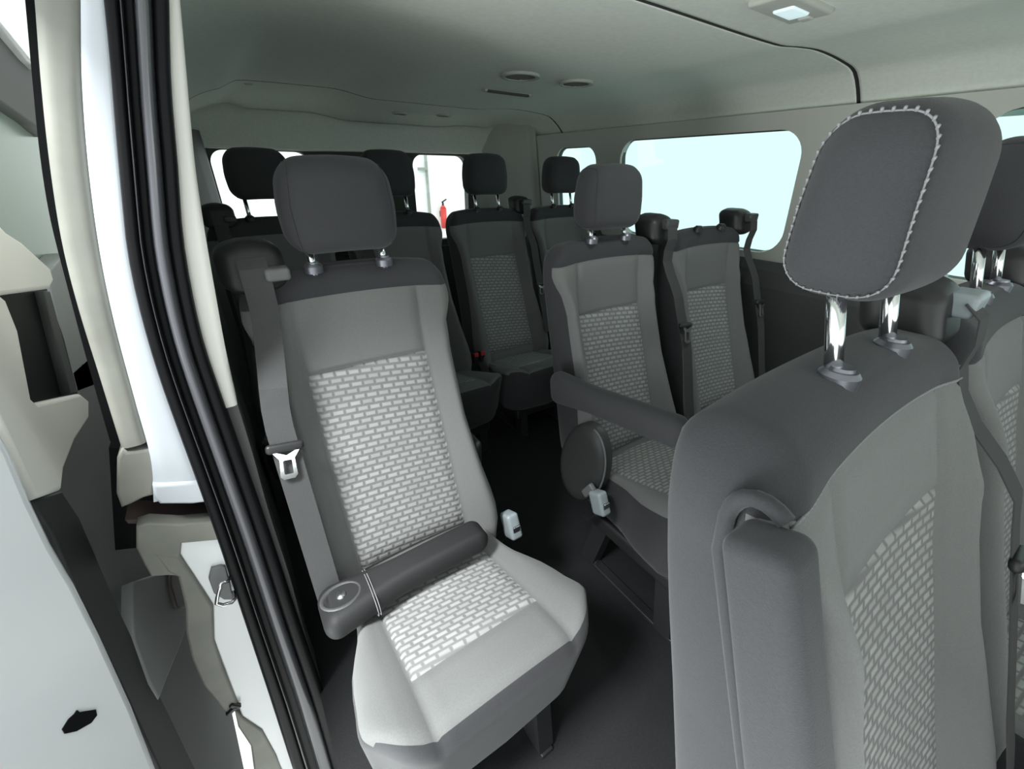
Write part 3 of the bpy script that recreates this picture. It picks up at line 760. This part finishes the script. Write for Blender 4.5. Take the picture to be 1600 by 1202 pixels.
seal_strip_L = [(48, -60), (54, 0), (64, 130), (78, 260), (97, 380), (122, 480), (156, 590), (190, 700)]
black_L = [(33, -60), (39, 0), (50, 120), (62, 240), (78, 340), (103, 440), (135, 560), (172, 690)]
def off(P, dx): return [(x+dx, y) for x, y in P]
jamb = empty('door_pillar', (-.22, -.06, .1)); tag(jamb, None, None, None, 'structure'); jamb.name = 'trim_5'
def J(o):
    o.parent = jamb; o.matrix_parent_inverse = Matrix.Translation(-jamb.location); return o
YJ = -.10
J(band('pillar_cream_trim', off(seal_R[:10], -8), cream_R, YJ+.012, .05, M['cream'], None, .004))
J(band('lower_grey_trim', off(seal_R[6:], -8), [(371, 632), (392, 700), (420, 800), (452, 900), (480, 1000), (520, 1110), (570, 1202), (600, 1260)], YJ+.02, .09, M['sill'], None, .0))
# black weatherstrip: several ribs
wid = [(0, .25, 'rubber', .006), (.25, .31, 'glossblk', .014), (.31, .46, 'rubber', .001), (.46, .74, 'glossgrey', .012), (.74, 1.0, 'rubber', .006)]
def lerpP(t): return [(a[0]+(b[0]-a[0])*t, y) for a, b, y in [((sinterp(sorted([(q[1], q[0]) for q in seal_L]), y_),), (sinterp(sorted([(q[1], q[0]) for q in seal_R]), y_),), y_) for y_ in range(-60, 1261, 55)]]
ws_ = empty('weatherstrip', (-.14, YJ, .1)); tag(ws_, 'ribbed black rubber weatherstrip down the white door pillar', 'weatherstrip')
for a, b, mm, bl in wid:
    q = band('rubber_rib', lerpP(a), lerpP(b), YJ, .03, M[mm], None, bl, n=60); q.parent = ws_; q.matrix_parent_inverse = Matrix.Translation(-ws_.location)
seal_top = [(x, y) for x, y in seal_L if y < 900]
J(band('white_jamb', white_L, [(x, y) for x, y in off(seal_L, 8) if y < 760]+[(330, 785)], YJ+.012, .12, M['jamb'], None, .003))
J(band('sealer_strip', seal_strip_L, off(white_L[:-1], 2), YJ+.020, .11, M['seal'], None, .006))
J(band('outer_edge_seal', black_L, off(seal_strip_L, 1), YJ+.030, .05, M['matte'], None, .0))
J(traced('jamb_foot', [(183, 715), (192, 698), (200, 705), (238, 700), (245, 735), (240, 772), (225, 776), (205, 786), (190, 792), (182, 770)], 'Y', YJ+.018, .06, M['seal'], None, .004))
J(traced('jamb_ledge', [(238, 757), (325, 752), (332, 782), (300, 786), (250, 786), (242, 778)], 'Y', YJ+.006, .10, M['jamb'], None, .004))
J(traced('rail_slot_back', [(170, 700), (350, 700), (360, 840), (180, 860)], 'Y', YJ+.11, .03, M['rubber'], None))
J(traced('rail_slot_lip', [(195, 812), (240, 812), (332, 806), (336, 813), (250, 820), (200, 818)], 'Y', YJ+.04, .05, M['brown'], None, .001))
low_in = [(345, 780), (352, 815), (375, 880), (405, 965), (440, 1070), (485, 1202), (510, 1270)]
J(traced('white_lower_jamb', [(272, 838), (352, 832)]+low_in[2:]+[(462, 1270), (440, 1202), (405, 1140), (378, 1118), (350, 1042), (333, 1000), (332, 945), (300, 895), (280, 865)], 'Y', YJ+.010, .02, M['white'], None, .003))  # brighter copy of the white paint offsets shade on the lower jamb
J(traced('rail_end_block', [(213, 822), (232, 816), (280, 818), (345, 812), (350, 842), (284, 848), (282, 868), (302, 900), (262, 898), (236, 900), (225, 880), (213, 856)], 'Y', YJ+.004, .02, M['seal'], None, .003))
J(traced('lower_sealer_strip', [(240, 862), (280, 868), (302, 898), (333, 946), (335, 1000), (350, 1045), (372, 1100), (366, 1108), (352, 1112), (318, 1070), (300, 1030), (290, 985), (290, 950), (278, 900), (262, 893)], 'Y', YJ+.004, .07, M['seal'], None, .004))
J(traced('sill_sealer_strip', [(366, 1108), (380, 1120), (410, 1140), (432, 1180), (448, 1225), (430, 1225), (400, 1225), (392, 1165), (372, 1135)], 'Y', YJ+.006, .08, M['seal'], None, .004))
st = empty('striker_plate', at(348, 918, 'Y', YJ)); tag(st, 'chrome door striker loop on a grey plate, on the white jamb beside the weatherstrip', 'door striker')
bm = bmesh.new(); L = [at(x, y, 'Y', YJ-.0) for x, y in ((330, 890), (345, 886), (352, 887), (360, 915), (364, 938), (350, 938), (334, 928), (326, 906))]
q = slab('plate', [[(p.x, p.z) for p in L]], .008, M['grey'], ((0, YJ+.010, 0), (1, 0, 0), (0, 0, 1)), None, .002); q.parent = st; q.matrix_parent_inverse = Matrix.Translation(-st.location)
bm = bmesh.new(); tube(bm, [at(x, y, 'Y', yy)-st.location for x, y, yy in ((362, 898, YJ), (356, 908, YJ-.012), (346, 912, YJ-.02), (340, 932, YJ-.025), (338, 943, YJ-.025), (348, 946, YJ-.025), (362, 942, YJ-.025), (367, 936, YJ-.02), (364, 925, YJ))], .0032, 8)
bmobj('striker_loop', bm, M['chrome'], st)
bm = bmesh.new(); c = at(362, 1109, 'Y', YJ)
q = rb('edge_clip', (.022, .012, .010), .003, M['black'], None); q.location = c; q.rotation_euler = (0, math.radians(-30), 0); tag(q, 'small black clip low on the door jamb edge', 'clip')
q2 = rb('clip_tab', (.008, .010, .024), .002, M['black'], q, (.010, 0, .002))

# ------------------------------------------------------------ open sliding door, slid back outside the body
sd = empty('sliding_door', (-.38, .3, -.3)); tag(sd, 'white sliding door slid open behind the pillar, with cream and grey inner trim', 'door')
def D(o):
    o.parent = sd; o.matrix_parent_inverse = Matrix.Translation(-sd.location); return o
XD = -.38
# outer shell
D(slab('outer_panel', [[(-.35, -.35), (1.1, -.35), (1.1, 1.52), (-.05, 1.52), (-.12, 1.2), (-.30, .75)], [(.30, 1.02), (1.0, 1.02), (1.0, 1.36), (.30, 1.36)]], .01, M['white'], ((XD-.11, 0, 0), (0, 1, 0), (0, 0, 1))))
D(traced('door_panel', [(42, 640), (135, 560), (260, 640), (400, 1300), (200, 1300), (30, 760)], 'X', XD-.012, .04, M['panel'], None, .003))
D(traced('panel_fold', [(45, 785), (92, 768), (120, 810), (180, 950), (240, 1075), (320, 1240), (262, 1240), (190, 1080), (120, 930), (75, 830)], 'X', XD+.002, .05, M['char'], None, .003))
D(traced('lower_brace', [(205, 910), (235, 900), (268, 888), (277, 895), (290, 950), (288, 985), (275, 1020), (258, 1060), (245, 1095), (230, 1070), (205, 1000)], 'X', XD+.004, .03, M['panel2'], None, .004))
D(traced('brace_edge', [(266, 888), (276, 892), (286, 930), (287, 950), (276, 950), (266, 915)], 'X', XD+.012, .03, M['brown'], None, .002))
FP, FN = (XD+.035, -.20, .8), (.80, -.60, .12)
D(traced_on('white_frame', [(-60, 600), (-20, 655), (10, 705), (42, 782), (75, 850), (110, 910), (150, 990), (200, 1100), (262, 1260), (-70, 1260), (-70, 700)], FP, FN, .06, M['white'], .010))
q = D(traced_on('frame_hole', [(98, 1140), (108, 1124), (117, 1116), (121, 1110), (125, 1113), (150, 1109), (152, 1118), (143, 1130), (120, 1143), (102, 1147)], Vector(FP)+Vector(FN).normalized()*.0115, FN, .010, M['rubber']))
D(traced('cream_cover', [(-60, 300), (0, 362), (25, 378), (72, 420), (78, 440), (72, 452), (0, 462), (-60, 470)], 'X', XD+.020, .06, M['cream'], None, .006))
D(traced('cream_cover', [(-60, 420), (0, 470), (20, 520), (40, 625), (48, 632), (118, 616), (133, 628), (133, 655), (110, 690), (92, 735), (88, 768), (46, 783), (10, 705), (-40, 600)], 'X', XD+.022, .06, M['cream'], None, .006))
D(traced('latch_slot', [(0, 448), (72, 448), (100, 530), (122, 618), (44, 634), (20, 560), (-20, 500)], 'X', XD-.006, .03, M['rubber'], None))
D(traced('latch_rib', [(66, 455), (76, 455), (118, 612), (108, 616)], 'X', XD+.004, .012, M['char'], None, .002))
D(traced('pillar_cover', [(70, 430), (100, 395), (128, 470), (155, 600), (118, 614)], 'X', XD-.012, .03, M['panel2'], None, .003))
D(traced('window_glass', [(-80, 60), (0, 155), (52, 195), (110, 330), (120, 480), (0, 400), (-80, 380)], 'X', XD-.045, .006, M['gglass'], None))
D(traced('upper_trim', [(-60, -30), (0, 38), (45, 92), (75, 140), (75, 215), (50, 193), (0, 158), (-60, 120)], 'X', XD-.02, .03, M['sill'], None, .003))
D(traced('top_rail', [(-60, -90), (30, -90), (60, 20), (60, 110), (45, 95), (0, 40), (-60, -30)], 'X', XD-.0, .05, M['white'], None, .004))
